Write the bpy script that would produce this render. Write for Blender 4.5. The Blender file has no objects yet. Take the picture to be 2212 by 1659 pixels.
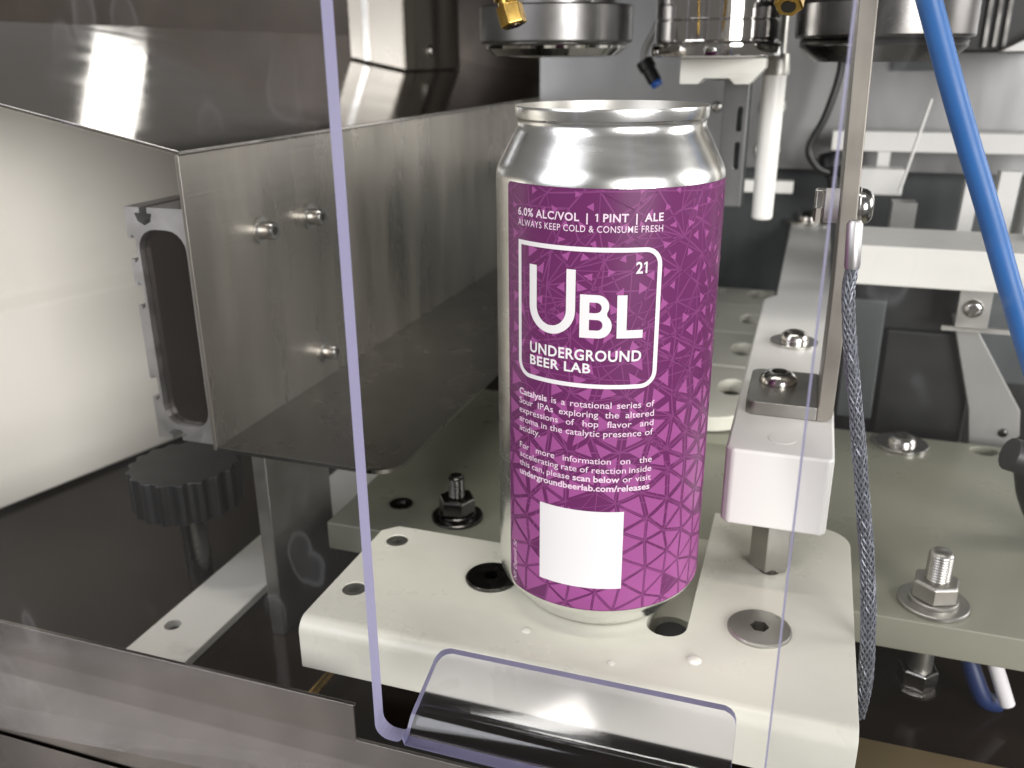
import bpy, bmesh, math, random
from mathutils import Vector, Matrix
random.seed(7)
S = 0.001                                   # all numbers below are millimetres
sc = bpy.context.scene
col = sc.collection

# ------------------------------------------------------------------ camera
CAM = Vector((56.18, -258.30, 170.154))
FWD = Vector((-0.2980566, 0.88956045, -0.3461856))
RGT = Vector((0.94891738, 0.31546004, -0.00638477))
UPV = RGT.cross(FWD)
cd = bpy.data.cameras.new('camera')
cam = bpy.data.objects.new('camera', cd); col.objects.link(cam)
m = Matrix((RGT, UPV, -FWD)).transposed().to_4x4()
m.translation = CAM * S
cam.matrix_world = m
cd.sensor_width = 36.0
cd.lens = 36.0 * 1912.0 / 2212.0
cd.clip_start = 0.005; cd.clip_end = 50
cd.dof.use_dof = True
cd.dof.focus_distance = 0.243
cd.dof.aperture_fstop = cd.lens / 1.7       # a phone's small lens opening, 1.7 mm
sc.camera = cam
sc.render.engine = 'CYCLES'
sc.render.resolution_x, sc.render.resolution_y = 1024, 768
sc.view_settings.view_transform = 'Standard'
sc.view_settings.look = 'None'
sc.view_settings.exposure = 0.0
sc.view_settings.gamma = 1.0
sc.cycles.max_bounces = 8
sc.cycles.diffuse_bounces = 3
sc.cycles.glossy_bounces = 5
sc.cycles.transparent_max_bounces = 12
sc.cycles.sample_clamp_indirect = 6.0

# ------------------------------------------------------------------ light of the hall
w = bpy.data.worlds.new('World'); sc.world = w; w.use_nodes = True
bg = w.node_tree.nodes['Background']
bg.inputs[0].default_value = (0.295, 0.28, 0.255, 1)
bg.inputs[1].default_value = 0.50

def area(name, loc, target, sx, sy, power, colr):
    l = bpy.data.lights.new(name, 'AREA'); l.shape = 'RECTANGLE'
    l.size, l.size_y, l.energy, l.color = sx, sy, power, colr
    o = bpy.data.objects.new(name, l); col.objects.link(o)
    o.location = loc
    o.rotation_euler = (Vector(target) - Vector(loc)).to_track_quat('-Z', 'Y').to_euler()
    return o
area('window_or_fill_light', (1.42, -1.65, 0.50), (-0.08, 0, 0.03), 1.2, 1.0, 72, (1.0, 0.985, 0.955))
area('window_or_fill_light', (-1.05, -1.35, 0.95), (0, 0, 0.05), 1.3, 1.2, 22, (0.96, 0.97, 1.0))
area('window_or_fill_light', (1.9, 0.55, 0.62), (-0.1, 0.2, 0.08), 0.9, 0.8, 26, (1.0, 0.98, 0.95))  # added fill from the right rear to brighten the steel side, no known window
area('far_window', (-1.27, 1.36, 0.68), (-0.23, 0.08, 0.15), 0.10, 0.26, 0.45, (1.0, 0.97, 0.9))
area('far_window', (-1.55, 1.05, 0.74), (-0.23, 0.04, 0.15), 0.05, 0.45, 0.45, (0.95, 0.97, 1.0))
area('ceiling_tube', (0.15, -0.35, 2.2), (0.1, 0.1, 0), 1.3, 0.12, 11, (1.0, 0.97, 0.90))
area('ceiling_tube', (-0.85, -0.30, 2.1), (-0.2, 0.2, 0), 0.12, 1.3, 9, (1.0, 0.97, 0.92))

# ------------------------------------------------------------------ materials
MATS = {}
SSS = 0.0
def newmat(name):
    mt = bpy.data.materials.new(name); mt.use_nodes = True
    MATS[name] = mt
    return mt, mt.node_tree.nodes, mt.node_tree.links, mt.node_tree.nodes['Principled BSDF']

def pmat(name, rgb, rough=0.4, metal=0.0, var=0.0, vscale=60, stretch=(1, 1, 1), rvar=0.0,
         scratch=0.0, sdir=(9, 260, 260), bump=0.0, bscale=400, sss=0.0, coat=0.0, aniso=0.0, spec=0.5, dirt=None, dscale=40):
    mt, N, L, P = newmat(name)
    P.inputs['Base Color'].default_value = (*rgb, 1)
    P.inputs['Roughness'].default_value = rough
    P.inputs['Metallic'].default_value = metal
    P.inputs['Specular IOR Level'].default_value = spec
    P.inputs['Coat Weight'].default_value = coat
    P.inputs['Coat Roughness'].default_value = 0.15
    if sss:
        P.inputs['Subsurface Weight'].default_value = sss * SSS
        P.inputs['Subsurface Radius'].default_value = (1.0, 0.95, 0.8)
        P.inputs['Subsurface Scale'].default_value = 0.003
    if aniso:
        P.inputs['Anisotropic'].default_value = aniso
    tc = N.new('ShaderNodeTexCoord'); mp = N.new('ShaderNodeMapping')
    mp.inputs['Scale'].default_value = stretch
    L.new(tc.outputs['Object'], mp.inputs['Vector'])
    def noise(scale, det=4, rough_=0.55):
        n = N.new('ShaderNodeTexNoise'); n.inputs['Scale'].default_value = scale
        n.inputs['Detail'].default_value = det; n.inputs['Roughness'].default_value = rough_
        L.new(mp.outputs[0], n.inputs['Vector']); return n
    colout = None
    if var:
        n = noise(vscale)
        r = N.new('ShaderNodeMapRange')
        r.inputs['From Min'].default_value = 0.3; r.inputs['From Max'].default_value = 0.7
        r.inputs['To Min'].default_value = 1 - var; r.inputs['To Max'].default_value = 1 + var
        L.new(n.outputs['Fac'], r.inputs['Value'])
        mx = N.new('ShaderNodeVectorMath'); mx.operation = 'SCALE'
        mx.inputs[0].default_value = rgb
        L.new(r.outputs[0], mx.inputs['Scale'])
        colout = mx.outputs[0]
    if dirt:
        n = noise(dscale, 6, 0.65)
        r = N.new('ShaderNodeMapRange')
        r.inputs['From Min'].default_value = 0.56; r.inputs['From Max'].default_value = 0.72
        r.inputs['To Min'].default_value = 0; r.inputs['To Max'].default_value = dirt[3]
        L.new(n.outputs['Fac'], r.inputs['Value'])
        mx = N.new('ShaderNodeMixRGB')
        L.new(r.outputs[0], mx.inputs[0])
        if colout: L.new(colout, mx.inputs[1])
        else: mx.inputs[1].default_value = (*rgb, 1)
        mx.inputs[2].default_value = (*dirt[:3], 1)
        colout = mx.outputs[0]
    if colout: L.new(colout, P.inputs['Base Color'])
    if rvar:
        n = noise(vscale * 1.7, 5)
        r = N.new('ShaderNodeMapRange')
        r.inputs['From Min'].default_value = 0.3; r.inputs['From Max'].default_value = 0.7
        r.inputs['To Min'].default_value = max(0.02, rough - rvar); r.inputs['To Max'].default_value = rough + rvar
        L.new(n.outputs['Fac'], r.inputs['Value']); L.new(r.outputs[0], P.inputs['Roughness'])
    if scratch:
        m2 = N.new('ShaderNodeMapping'); m2.inputs['Scale'].default_value = sdir; m2.inputs['Rotation'].default_value = (0.2, 0.1, 0.5) if sdir[0] == 9 else (0, 0, 0)
        L.new(tc.outputs['Object'], m2.inputs['Vector'])
        n = N.new('ShaderNodeTexNoise'); n.inputs['Scale'].default_value = 3.0; n.inputs['Detail'].default_value = 2
        L.new(m2.outputs[0], n.inputs['Vector'])
        b = N.new('ShaderNodeBump'); b.inputs['Strength'].default_value = scratch; b.inputs['Distance'].default_value = 0.0004
        L.new(n.outputs['Fac'], b.inputs['Height']); L.new(b.outputs[0], P.inputs['Normal'])
    elif bump:
        n = noise(bscale, 3)
        b = N.new('ShaderNodeBump'); b.inputs['Strength'].default_value = bump
        b.inputs['Distance'].default_value = 0.0004
        L.new(n.outputs['Fac'], b.inputs['Height']); L.new(b.outputs[0], P.inputs['Normal'])
    return mt

pmat('uhmw', (0.62, 0.61, 0.53), 0.30, var=0.025, vscale=25, rvar=0.06, sss=0.35, scratch=0.06,
     dirt=(0.42, 0.41, 0.34, 0.16), dscale=38)
pmat('wet_drop', (0.66, 0.65, 0.585), 0.05, coat=0.6)
pmat('uhmw_bright', (0.74, 0.73, 0.70), 0.36, var=0.02, vscale=25, rvar=0.06, sss=0.35, scratch=0.06,
     dirt=(0.5, 0.48, 0.44, 0.16), dscale=36)
pmat('uhmw_worn', (0.70, 0.69, 0.64), 0.38, var=0.03, vscale=30, stretch=(0.4, 1, 2), rvar=0.06,
     dirt=(0.28, 0.26, 0.22, 0.6), dscale=26)
pmat('base_plastic', (0.235, 0.235, 0.185), 0.30, var=0.06, vscale=20, rvar=0.05, sss=0.2)
pmat('belt_plastic', (0.64, 0.63, 0.55), 0.36, var=0.08, vscale=22, rvar=0.06, sss=0.2)
pmat('steel_panel', (0.43, 0.40, 0.355), 0.31, 0.93, var=0.16, vscale=8, stretch=(1, 3.0, 0.45), rvar=0.10,
     scratch=0.10, sdir=(300, 6, 300), dirt=(0.36, 0.33, 0.27, 0.40), dscale=12)
pmat('steel_shelf', (0.17, 0.165, 0.15), 0.30, 1, var=0.08, vscale=20, rvar=0.06, bump=0.04, bscale=1400)  # same sheet as the side; its dark reflection is put into the base colour
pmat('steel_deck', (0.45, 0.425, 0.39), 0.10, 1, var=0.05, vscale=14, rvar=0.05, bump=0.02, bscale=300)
pmat('steel_apron', (0.20, 0.185, 0.172), 0.20, 1, var=0.14, vscale=9, stretch=(3, 1, 0.5), rvar=0.08, scratch=0.10, sdir=(6, 300, 300))
pmat('steel_bright', (0.58, 0.565, 0.54), 0.22, 1, var=0.06, vscale=60, rvar=0.06, bump=0.03, bscale=900)
pmat('steel_dull', (0.42, 0.41, 0.385), 0.40, 1, var=0.07, vscale=40, rvar=0.08, bump=0.04, bscale=1000)
pmat('steel_tan', (0.36, 0.335, 0.29), 0.45, 0.85, var=0.07, vscale=40, rvar=0.08, scratch=0.06, sdir=(300, 300, 6))
pmat('steel_grey', (0.22, 0.215, 0.21), 0.34, 1, var=0.07, vscale=40, rvar=0.07)
pmat('steel_dark', (0.12, 0.115, 0.11), 0.28, 1, var=0.1, vscale=30, rvar=0.07)
pmat('chrome', (0.72, 0.71, 0.70), 0.055, 1, rvar=0.02, vscale=30)
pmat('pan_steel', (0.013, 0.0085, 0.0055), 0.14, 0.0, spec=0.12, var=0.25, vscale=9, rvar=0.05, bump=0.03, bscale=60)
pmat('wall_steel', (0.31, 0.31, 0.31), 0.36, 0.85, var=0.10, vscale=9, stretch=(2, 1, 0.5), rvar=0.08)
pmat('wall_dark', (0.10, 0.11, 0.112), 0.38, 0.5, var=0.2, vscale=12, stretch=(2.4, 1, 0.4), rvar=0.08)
pmat('brown_wall', (0.075, 0.058, 0.046), 0.35, 0.4, var=0.2, vscale=10, rvar=0.08)
pmat('cream_paint', (0.95, 0.91, 0.81), 0.22, var=0.02, vscale=8, coat=0.3, dirt=(0.6, 0.56, 0.48, 0.12), dscale=30)
pmat('aluminium', (0.62, 0.61, 0.60), 0.42, 1, var=0.05, vscale=60, rvar=0.08)
pmat('can_metal', (0.86, 0.86, 0.845), 0.25, 1, rvar=0.03, vscale=30, stretch=(1, 1, 5))
pmat('can_inside', (0.50, 0.485, 0.45), 0.42, 0.9, rvar=0.05, vscale=30)
pmat('label_purple', (0.120, 0.0205, 0.096), 0.36, var=0.05, vscale=20, spec=0.3, coat=0.12, bump=0.02, bscale=150)
pmat('label_line', (0.19, 0.044, 0.155), 0.36, spec=0.3)
pmat('label_triangle', (0.285, 0.071, 0.232), 0.36, spec=0.3, var=0.04, vscale=30)
pmat('label_white', (0.70, 0.68, 0.69), 0.42, spec=0.35)
pmat('label_text', (0.70, 0.56, 0.66), 0.42, spec=0.35)
pmat('brass', (0.62, 0.40, 0.11), 0.24, 1, var=0.1, vscale=80, rvar=0.06)
pmat('blue_tube', (0.010, 0.105, 0.33), 0.45, var=0.12, vscale=40, rvar=0.06, bump=0.02, bscale=500, sss=0.15)
pmat('black_rubber', (0.014, 0.014, 0.015), 0.45, var=0.2, vscale=60)
pmat('black_plastic', (0.006, 0.006, 0.0065), 0.40, var=0.2, vscale=30, rvar=0.06)
pmat('black_gloss', (0.03, 0.024, 0.020), 0.16, 0.6, var=0.2, vscale=12, rvar=0.05)
pmat('grey_enamel', (0.30, 0.295, 0.28), 0.34, 0.3, var=0.08, vscale=18, rvar=0.06)
pmat('braid_wire', (0.17, 0.18, 0.205), 0.45, 0.45, var=0.35, vscale=500)
pmat('braid_core', (0.05, 0.053, 0.06), 0.5, 0.4)
pmat('navy_rubber', (0.008, 0.022, 0.09), 0.5)
pmat('blue_plastic', (0.015, 0.10, 0.42), 0.35)
pmat('tan_reflection', (0.20, 0.15, 0.08), 0.28, 0.4, var=0.1, vscale=25, stretch=(0.4, 2, 1))  # brown-yellow reflection put into a colour of its own
pmat('bolt_black', (0.10, 0.095, 0.09), 0.25, 1, var=0.1, vscale=80, rvar=0.05)

def acrylic():
    mt, N, L, P = newmat('clear_acrylic')
    out = N['Material Output']; N.remove(P)
    tr = N.new('ShaderNodeBsdfTransparent'); tr.inputs[0].default_value = (0.965, 0.965, 0.975, 1)
    gl = N.new('ShaderNodeBsdfGlossy'); gl.inputs['Roughness'].default_value = 0.03
    gl.inputs['Color'].default_value = (1, 1, 1, 1)
    df = N.new('ShaderNodeBsdfDiffuse'); df.inputs[0].default_value = (0.62, 0.62, 0.66, 1)
    lw = N.new('ShaderNodeLayerWeight'); lw.inputs[0].default_value = 0.5
    pw = N.new('ShaderNodeMath'); pw.operation = 'POWER'; pw.inputs[1].default_value = 5
    L.new(lw.outputs['Facing'], pw.inputs[0])
    ma = N.new('ShaderNodeMath'); ma.operation = 'MULTIPLY_ADD'
    ma.inputs[1].default_value = 0.90; ma.inputs[2].default_value = 0.045
    L.new(pw.outputs[0], ma.inputs[0])
    # dried water marks, smears and fine scratches
    tc = N.new('ShaderNodeTexCoord')
    vo = N.new('ShaderNodeTexVoronoi'); vo.inputs['Scale'].default_value = 62; vo.inputs['Randomness'].default_value = 1
    nz = N.new('ShaderNodeTexNoise'); nz.inputs['Scale'].default_value = 90; nz.inputs['Detail'].default_value = 1
    wm = N.new('ShaderNodeVectorMath'); wm.operation = 'MULTIPLY_ADD'
    wm.inputs[1].default_value = (0.006, 0.006, 0.006)
    st = N.new('ShaderNodeVectorMath'); st.operation = 'MULTIPLY'; st.inputs[1].default_value = (1.25, 1.0, 0.62)
    L.new(tc.outputs['Object'], st.inputs[0])
    L.new(nz.outputs['Color'], wm.inputs[0]); L.new(st.outputs[0], wm.inputs[2])
    L.new(wm.outputs[0], vo.inputs['Vector'])
    L.new(tc.outputs['Object'], nz.inputs['Vector'])
    ring = N.new('ShaderNodeValToRGB')
    e = ring.color_ramp.elements
    e[0].position = 0.0; e[0].color = (0.30, 0.30, 0.30, 1)
    e[1].position = 0.42; e[1].color = (0, 0, 0, 1)
    a = ring.color_ramp.elements.new(0.20); a.color = (0.35, 0.35, 0.35, 1)
    a = ring.color_ramp.elements.new(0.27); a.color = (1, 1, 1, 1)
    a = ring.color_ramp.elements.new(0.32); a.color = (0.1, 0.1, 0.1, 1)
    L.new(vo.outputs['Distance'], ring.inputs[0])
    pick = N.new('ShaderNodeTexNoise'); pick.inputs['Scale'].default_value = 17; pick.inputs['Detail'].default_value = 3
    L.new(tc.outputs['Object'], pick.inputs['Vector'])
    pr = N.new('ShaderNodeMapRange'); pr.inputs['From Min'].default_value = 0.51; pr.inputs['From Max'].default_value = 0.64
    L.new(pick.outputs['Fac'], pr.inputs['Value'])
    mk = N.new('ShaderNodeMath'); mk.operation = 'MULTIPLY'
    L.new(ring.outputs[0], mk.inputs[0]); L.new(pr.outputs[0], mk.inputs[1])
    sm = pick
    sr = N.new('ShaderNodeMapRange'); sr.inputs['From Min'].default_value = 0.42; sr.inputs['From Max'].default_value = 0.75
    sr.inputs['To Min'].default_value = 0.0; sr.inputs['To Max'].default_value = 0.014
    L.new(sm.outputs['Fac'], sr.inputs['Value'])
    tot = N.new('ShaderNodeMath'); tot.operation = 'MULTIPLY_ADD'; tot.inputs[1].default_value = 0.05
    L.new(mk.outputs[0], tot.inputs[0]); L.new(sr.outputs[0], tot.inputs[2])
    m1 = N.new('ShaderNodeMixShader'); m2 = N.new('ShaderNodeMixShader')
    L.new(tot.outputs[0], m1.inputs[0]); L.new(tr.outputs[0], m1.inputs[1]); L.new(df.outputs[0], m1.inputs[2])
    L.new(ma.outputs[0], m2.inputs[0]); L.new(m1.outputs[0], m2.inputs[1]); L.new(gl.outputs[0], m2.inputs[2])
    L.new(m2.outputs[0], out.inputs[0])
    # inner side of the sheet: the same plastic, clean
    mt, N, L, P = newmat('clear_acrylic_inner')
    out = N['Material Output']; N.remove(P)
    tr = N.new('ShaderNodeBsdfTransparent'); tr.inputs[0].default_value = (0.97, 0.97, 0.98, 1)
    gl = N.new('ShaderNodeBsdfGlossy'); gl.inputs['Roughness'].default_value = 0.03
    lw = N.new('ShaderNodeLayerWeight'); lw.inputs[0].default_value = 0.5
    pw = N.new('ShaderNodeMath'); pw.operation = 'POWER'; pw.inputs[1].default_value = 5
    L.new(lw.outputs['Facing'], pw.inputs[0])
    ma = N.new('ShaderNodeMath'); ma.operation = 'MULTIPLY_ADD'
    ma.inputs[1].default_value = 0.90; ma.inputs[2].default_value = 0.04
    L.new(pw.outputs[0], ma.inputs[0])
    m2 = N.new('ShaderNodeMixShader')
    L.new(ma.outputs[0], m2.inputs[0]); L.new(tr.outputs[0], m2.inputs[1]); L.new(gl.outputs[0], m2.inputs[2])
    L.new(m2.outputs[0], out.inputs[0])
    # cut edge: frosted, lavender
    mt, N, L, P = newmat('acrylic_edge')
    out = N['Material Output']
    P.inputs['Base Color'].default_value = (0.29, 0.28, 0.43, 1)
    P.inputs['Roughness'].default_value = 0.4
    P.inputs['Subsurface Weight'].default_value = 0.0
    tl = N.new('ShaderNodeBsdfTranslucent'); tl.inputs[0].default_value = (0.42, 0.41, 0.58, 1)
    mx = N.new('ShaderNodeMixShader'); mx.inputs[0].default_value = 0.40
    L.new(P.outputs[0], mx.inputs[1]); L.new(tl.outputs[0], mx.inputs[2]); L.new(mx.outputs[0], out.inputs[0])
acrylic()
def lip_glass():
    mt, N, L, P = newmat('lip_acrylic')
    P.inputs['Base Color'].default_value = (0.93, 0.92, 0.985, 1)
    P.inputs['Roughness'].default_value = 0.07
    P.inputs['Transmission Weight'].default_value = 1.0
    P.inputs['IOR'].default_value = 1.49
lip_glass()

# ------------------------------------------------------------------ builders
def tag(o, label=None, cat=None, group=None, kind=None):
    if label: o['label'] = label
    if cat: o['category'] = cat
    if group: o['group'] = group
    if kind: o['kind'] = kind
    return o

def thing(name, label, cat, loc, group=None):
    o = bpy.data.objects.new(name, None); col.objects.link(o)
    o.empty_display_size = 0.01
    o.location = Vector(loc) * S
    return tag(o, label, cat, group)

def root_of(p):
    while p.parent: p = p.parent
    return p

def build(name, bm, mats, parent=None, origin=None, smooth=None, bevel=0.0, segs=2):
    """bm holds world millimetres; linked as one mesh object, vertices relative to the thing's base"""
    if parent is not None: org = Vector(root_of(parent).location)
    else: org = Vector(origin or (0, 0, 0)) * S
    for v in bm.verts: v.co = v.co * S - org
    bmesh.ops.recalc_face_normals(bm, faces=bm.faces)
    me = bpy.data.meshes.new(name)
    bm.to_mesh(me); bm.free()
    if isinstance(mats, str): mats = [mats]
    for k in mats: me.materials.append(MATS[k])
    if smooth is None and bevel:
        for f in me.polygons: f.use_smooth = True
        me.set_sharp_from_angle(angle=math.radians(35))
    if smooth is not None:
        for f in me.polygons: f.use_smooth = True
        me.set_sharp_from_angle(angle=math.radians(smooth))
    o = bpy.data.objects.new(name, me); col.objects.link(o)
    if parent is not None: o.parent = parent
    else: o.location = org
    if bevel:
        b = o.modifiers.new('bevel', 'BEVEL'); b.width = bevel * S; b.segments = segs
        b.harden_normals = True; b.limit_method = 'ANGLE'; b.angle_limit = math.radians(35)
    return o

def box(x0, x1, y0, y1, z0, z1, bm=None):
    bm = bm or bmesh.new()
    vs = [bm.verts.new(p) for p in ((x0,y0,z0),(x1,y0,z0),(x1,y1,z0),(x0,y1,z0),(x0,y0,z1),(x1,y0,z1),(x1,y1,z1),(x0,y1,z1))]
    for f in ((0,3,2,1),(4,5,6,7),(0,1,5,4),(1,2,6,5),(2,3,7,6),(3,0,4,7)): bm.faces.new([vs[i] for i in f])
    return bm

def prism(outer, a, b, axis='z', holes=(), bm=None, side_mat=0):
    """polygon (with holes) extruded from a to b along an axis; the plane's coordinates keep x,y,z order"""
    bm = bm or bmesh.new()
    def P(u, v, t):
        return {'z': (u, v, t), 'y': (u, t, v), 'x': (t, u, v)}[axis]
    loops = [list(outer)] + [list(h) for h in holes]
    caps = []
    for t in (a, b):
        ed = []; rings = []
        for lp in loops:
            vs = [bm.verts.new(P(u, v, t)) for u, v in lp]
            es = [bm.edges.new((vs[i], vs[(i+1) % len(vs)])) for i in range(len(vs))]
            ed += es; rings.append(vs)
        if holes: bmesh.ops.triangle_fill(bm, edges=ed, use_beauty=True)
        else: bm.faces.new(rings[0])
        caps.append(rings)
    for r0, r1 in zip(*caps):
        n = len(r0)
        for i in range(n):
            f = bm.faces.new((r0[i], r0[(i+1) % n], r1[(i+1) % n], r1[i])); f.material_index = side_mat
    return bm

def circle(cx, cy, r, n=24, a0=0.0):
    return [(cx + r*math.cos(a0 + 2*math.pi*i/n), cy + r*math.sin(a0 + 2*math.pi*i/n)) for i in range(n)]

def oval(cx, cy, rx, ry, n=20):
    return [(cx + rx*math.cos(2*math.pi*i/n), cy + ry*math.sin(2*math.pi*i/n)) for i in range(n)]

def arc(cx, cy, r, a0, a1, n=6):
    return [(cx + r*math.cos(math.radians(a0 + (a1-a0)*i/n)), cy + r*math.sin(math.radians(a0 + (a1-a0)*i/n))) for i in range(n+1)]

def frame_of(axis):
    z = Vector(axis).normalized()
    x = Vector((0, 0, 1)).cross(z)
    if x.length < 1e-4: x = Vector((1, 0, 0))
    x.normalize(); y = z.cross(x)
    return x, y, z

def lathe(profile, loc=(0, 0, 0), axis=(0, 0, 1), n=40, bm=None, close=False):
    """(radius, height) pairs turned round an axis"""
    bm = bm or bmesh.new()
    x, y, z = frame_of(axis); loc = Vector(loc)
    rings = []
    for r, h in profile:
        if r < 1e-6: rings.append([bm.verts.new(loc + z*h)])
        else: rings.append([bm.verts.new(loc + z*h + (x*math.cos(2*math.pi*i/n) + y*math.sin(2*math.pi*i/n))*r) for i in range(n)])
    for a, b in zip(rings, rings[1:] + ([rings[0]] if close else [])):
        if len(a) == 1 and len(b) == 1: continue
        for i in range(n):
            j = (i+1) % n
            if len(a) == 1: bm.faces.new((a[0], b[i], b[j]))
            elif len(b) == 1: bm.faces.new((a[i], b[0], a[j]))
            else: bm.faces.new((a[i], b[i], b[j], a[j]))
    return bm

def tube(pts, r, n=12, bm=None, cap=True, rs=None):
    bm = bm or bmesh.new()
    pts = [Vector(p) for p in pts]; rings = []
    t0 = (pts[1]-pts[0]).normalized(); x, y, _ = frame_of(t0)
    for i, p in enumerate(pts):
        t = (pts[min(i+1, len(pts)-1)] - pts[max(i-1, 0)]).normalized()
        x = (x - t*x.dot(t)).normalized(); y = t.cross(x)
        rr = rs[i] if rs else r
        rings.append([bm.verts.new(p + (x*math.cos(2*math.pi*k/n) + y*math.sin(2*math.pi*k/n))*rr) for k in range(n)])
    for a, b in zip(rings, rings[1:]):
        for k in range(n): bm.faces.new((a[k], a[(k+1) % n], b[(k+1) % n], b[k]))
    if cap: bm.faces.new(list(reversed(rings[0]))); bm.faces.new(rings[-1])
    return bm

def spline(pts, n=8):
    pts = [Vector(p) for p in pts]; out = []
    for i in range(len(pts)-1):
        p0, p1, p2, p3 = pts[max(i-1, 0)], pts[i], pts[i+1], pts[min(i+2, len(pts)-1)]
        for k in range(n):
            t = k/n
            out.append(0.5*((2*p1) + (p2-p0)*t + (2*p0-5*p1+4*p2-p3)*t*t + (3*p1-p0-3*p2+p3)*t**3))
    return out + [pts[-1]]

def hexprism(loc, af, h, axis=(0, 0, 1), cham=0.12, a0=0.0, bm=None, bottom=True):
    """hexagon with turned chamfers, like a nut"""
    bm = bm or bmesh.new()
    x, y, z = frame_of(axis); loc = Vector(loc); R = af/math.sqrt(3)
    c = cham*af*0.5
    hs = ([(0.90, 0.0), (1.0, c)] if bottom else [(1.0, 0.0)]) + [(1.0, h-c), (0.90, h)]
    rings = []
    for s, t in hs:
        rings.append([bm.verts.new(loc + z*t + (x*math.cos(a0 + math.pi/3*i) + y*math.sin(a0 + math.pi/3*i))*R*s) for i in range(6)])
    for a, b in zip(rings, rings[1:]):
        for i in range(6): bm.faces.new((a[i], a[(i+1) % 6], b[(i+1) % 6], b[i]))
    bm.faces.new(list(reversed(rings[0]))); bm.faces.new(rings[-1])
    return bm

def socket_head(profile, loc, axis, hexr, depth, n=36):
    """turned head (profile ends at the socket's rim, from outside in) with a hexagon socket sunk in its top"""
    bm = lathe(profile, loc, axis, n)
    x, y, z = frame_of(axis); loc = Vector(loc)
    top = profile[-1][1]
    rim = [v for v in bm.verts if abs((v.co-loc).dot(z)-top) < 1e-4 and abs(((v.co-loc) - z*top).length - profile[-1][0]) < 1e-3]
    rim.sort(key=lambda v: math.atan2((v.co-loc).dot(y), (v.co-loc).dot(x)))
    def hx(t, d):  # radius of the hexagon in direction t
        k = (t % (math.pi/3)) - math.pi/6
        return hexr*math.cos(math.pi/6)/math.cos(k)
    m1 = []; m2 = []
    for v in rim:
        t = math.atan2((v.co-loc).dot(y), (v.co-loc).dot(x)); r = hx(t, 0)
        d = x*math.cos(t) + y*math.sin(t)
        m1.append(bm.verts.new(loc + z*top + d*r)); m2.append(bm.verts.new(loc + z*(top-depth) + d*r*0.97))
    k = len(rim)
    for i in range(k):
        j = (i+1) % k
        bm.faces.new((rim[i], rim[j], m1[j], m1[i])); bm.faces.new((m1[i], m1[j], m2[j], m2[i]))
    bm.faces.new(m2)
    return bm

def button_screw(parent, loc, axis, r, h, mat='steel_bright', washer=None, wh=1.2, wmat='steel_bright', name='screw', hexr=None):
    loc = Vector(loc); ax = Vector(axis).normalized(); base = loc
    if washer: base = loc + ax*wh
    hexr = hexr or r*0.42
    prof = [(r*0.97, -0.3), (r, h*0.12)] + [(r*math.cos(math.radians(a)), h*0.12 + h*0.88*math.sin(math.radians(a))) for a in (18, 34, 48)]
    top = prof[-1][1] + h*0.06
    prof += [(hexr*1.22, top)]
    s = build(name, socket_head(prof, base, ax, hexr, h*0.6), mat, parent, smooth=32)
    if washer:
        build('washer', lathe([(r*0.5, 0.02), (washer-0.25, 0.02), (washer, 0.25), (washer, wh-0.2), (washer-0.25, wh), (r*0.5, wh)], loc, ax, 40, close=True),
              wmat, s, smooth=30)
    return s

def stud_bolt(parent, loc, r_wash, af, nut_h, stud_r, stud_h, mat='steel_dull', a0=0.2):
    """threaded stud with nut and washer standing on a plate"""
    loc = Vector(loc)
    prof = [(stud_r*0.5, 1.0)]; z = 1.0
    while z < stud_h - 1.6:
        prof += [(stud_r*0.90, z+0.02), (stud_r, z+0.45), (stud_r, z+0.60)]; z += 1.05
    prof += [(stud_r*0.92, stud_h-1.0), (stud_r*0.72, stud_h), (0, stud_h)]
    b = build('bolt', lathe(prof, loc, n=28), mat, parent, smooth=50)
    build('washer', lathe([(stud_r, 0.0), (r_wash-0.3, 0.0), (r_wash, 0.3), (r_wash, 1.3), (r_wash-0.4, 1.6), (stud_r, 1.7)], loc, n=48, close=True), mat, b, smooth=30)
    build('washer', lathe([(stud_r, 1.7), (af*0.57, 1.7), (af*0.58, 2.0), (af*0.58, 2.8), (af*0.55, 3.1), (stud_r, 3.1)], loc, n=40, close=True), mat, b, smooth=30)
    build('nut', hexprism(loc + Vector((0, 0, 3.1)), af, nut_h, a0=a0), mat, b, bevel=0.3)
    return b

# ================================================================== SETTING
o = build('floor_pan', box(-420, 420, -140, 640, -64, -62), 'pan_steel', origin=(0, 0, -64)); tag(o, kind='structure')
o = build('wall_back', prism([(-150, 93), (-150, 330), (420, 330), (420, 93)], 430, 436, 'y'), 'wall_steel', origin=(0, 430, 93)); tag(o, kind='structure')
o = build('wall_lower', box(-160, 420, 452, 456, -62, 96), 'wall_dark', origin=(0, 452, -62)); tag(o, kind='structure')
o = build('wall_left', box(-1500, -150, 640, 646, -62, 300), 'brown_wall', origin=(-300, 640, -62)); tag(o, kind='structure')

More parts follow.
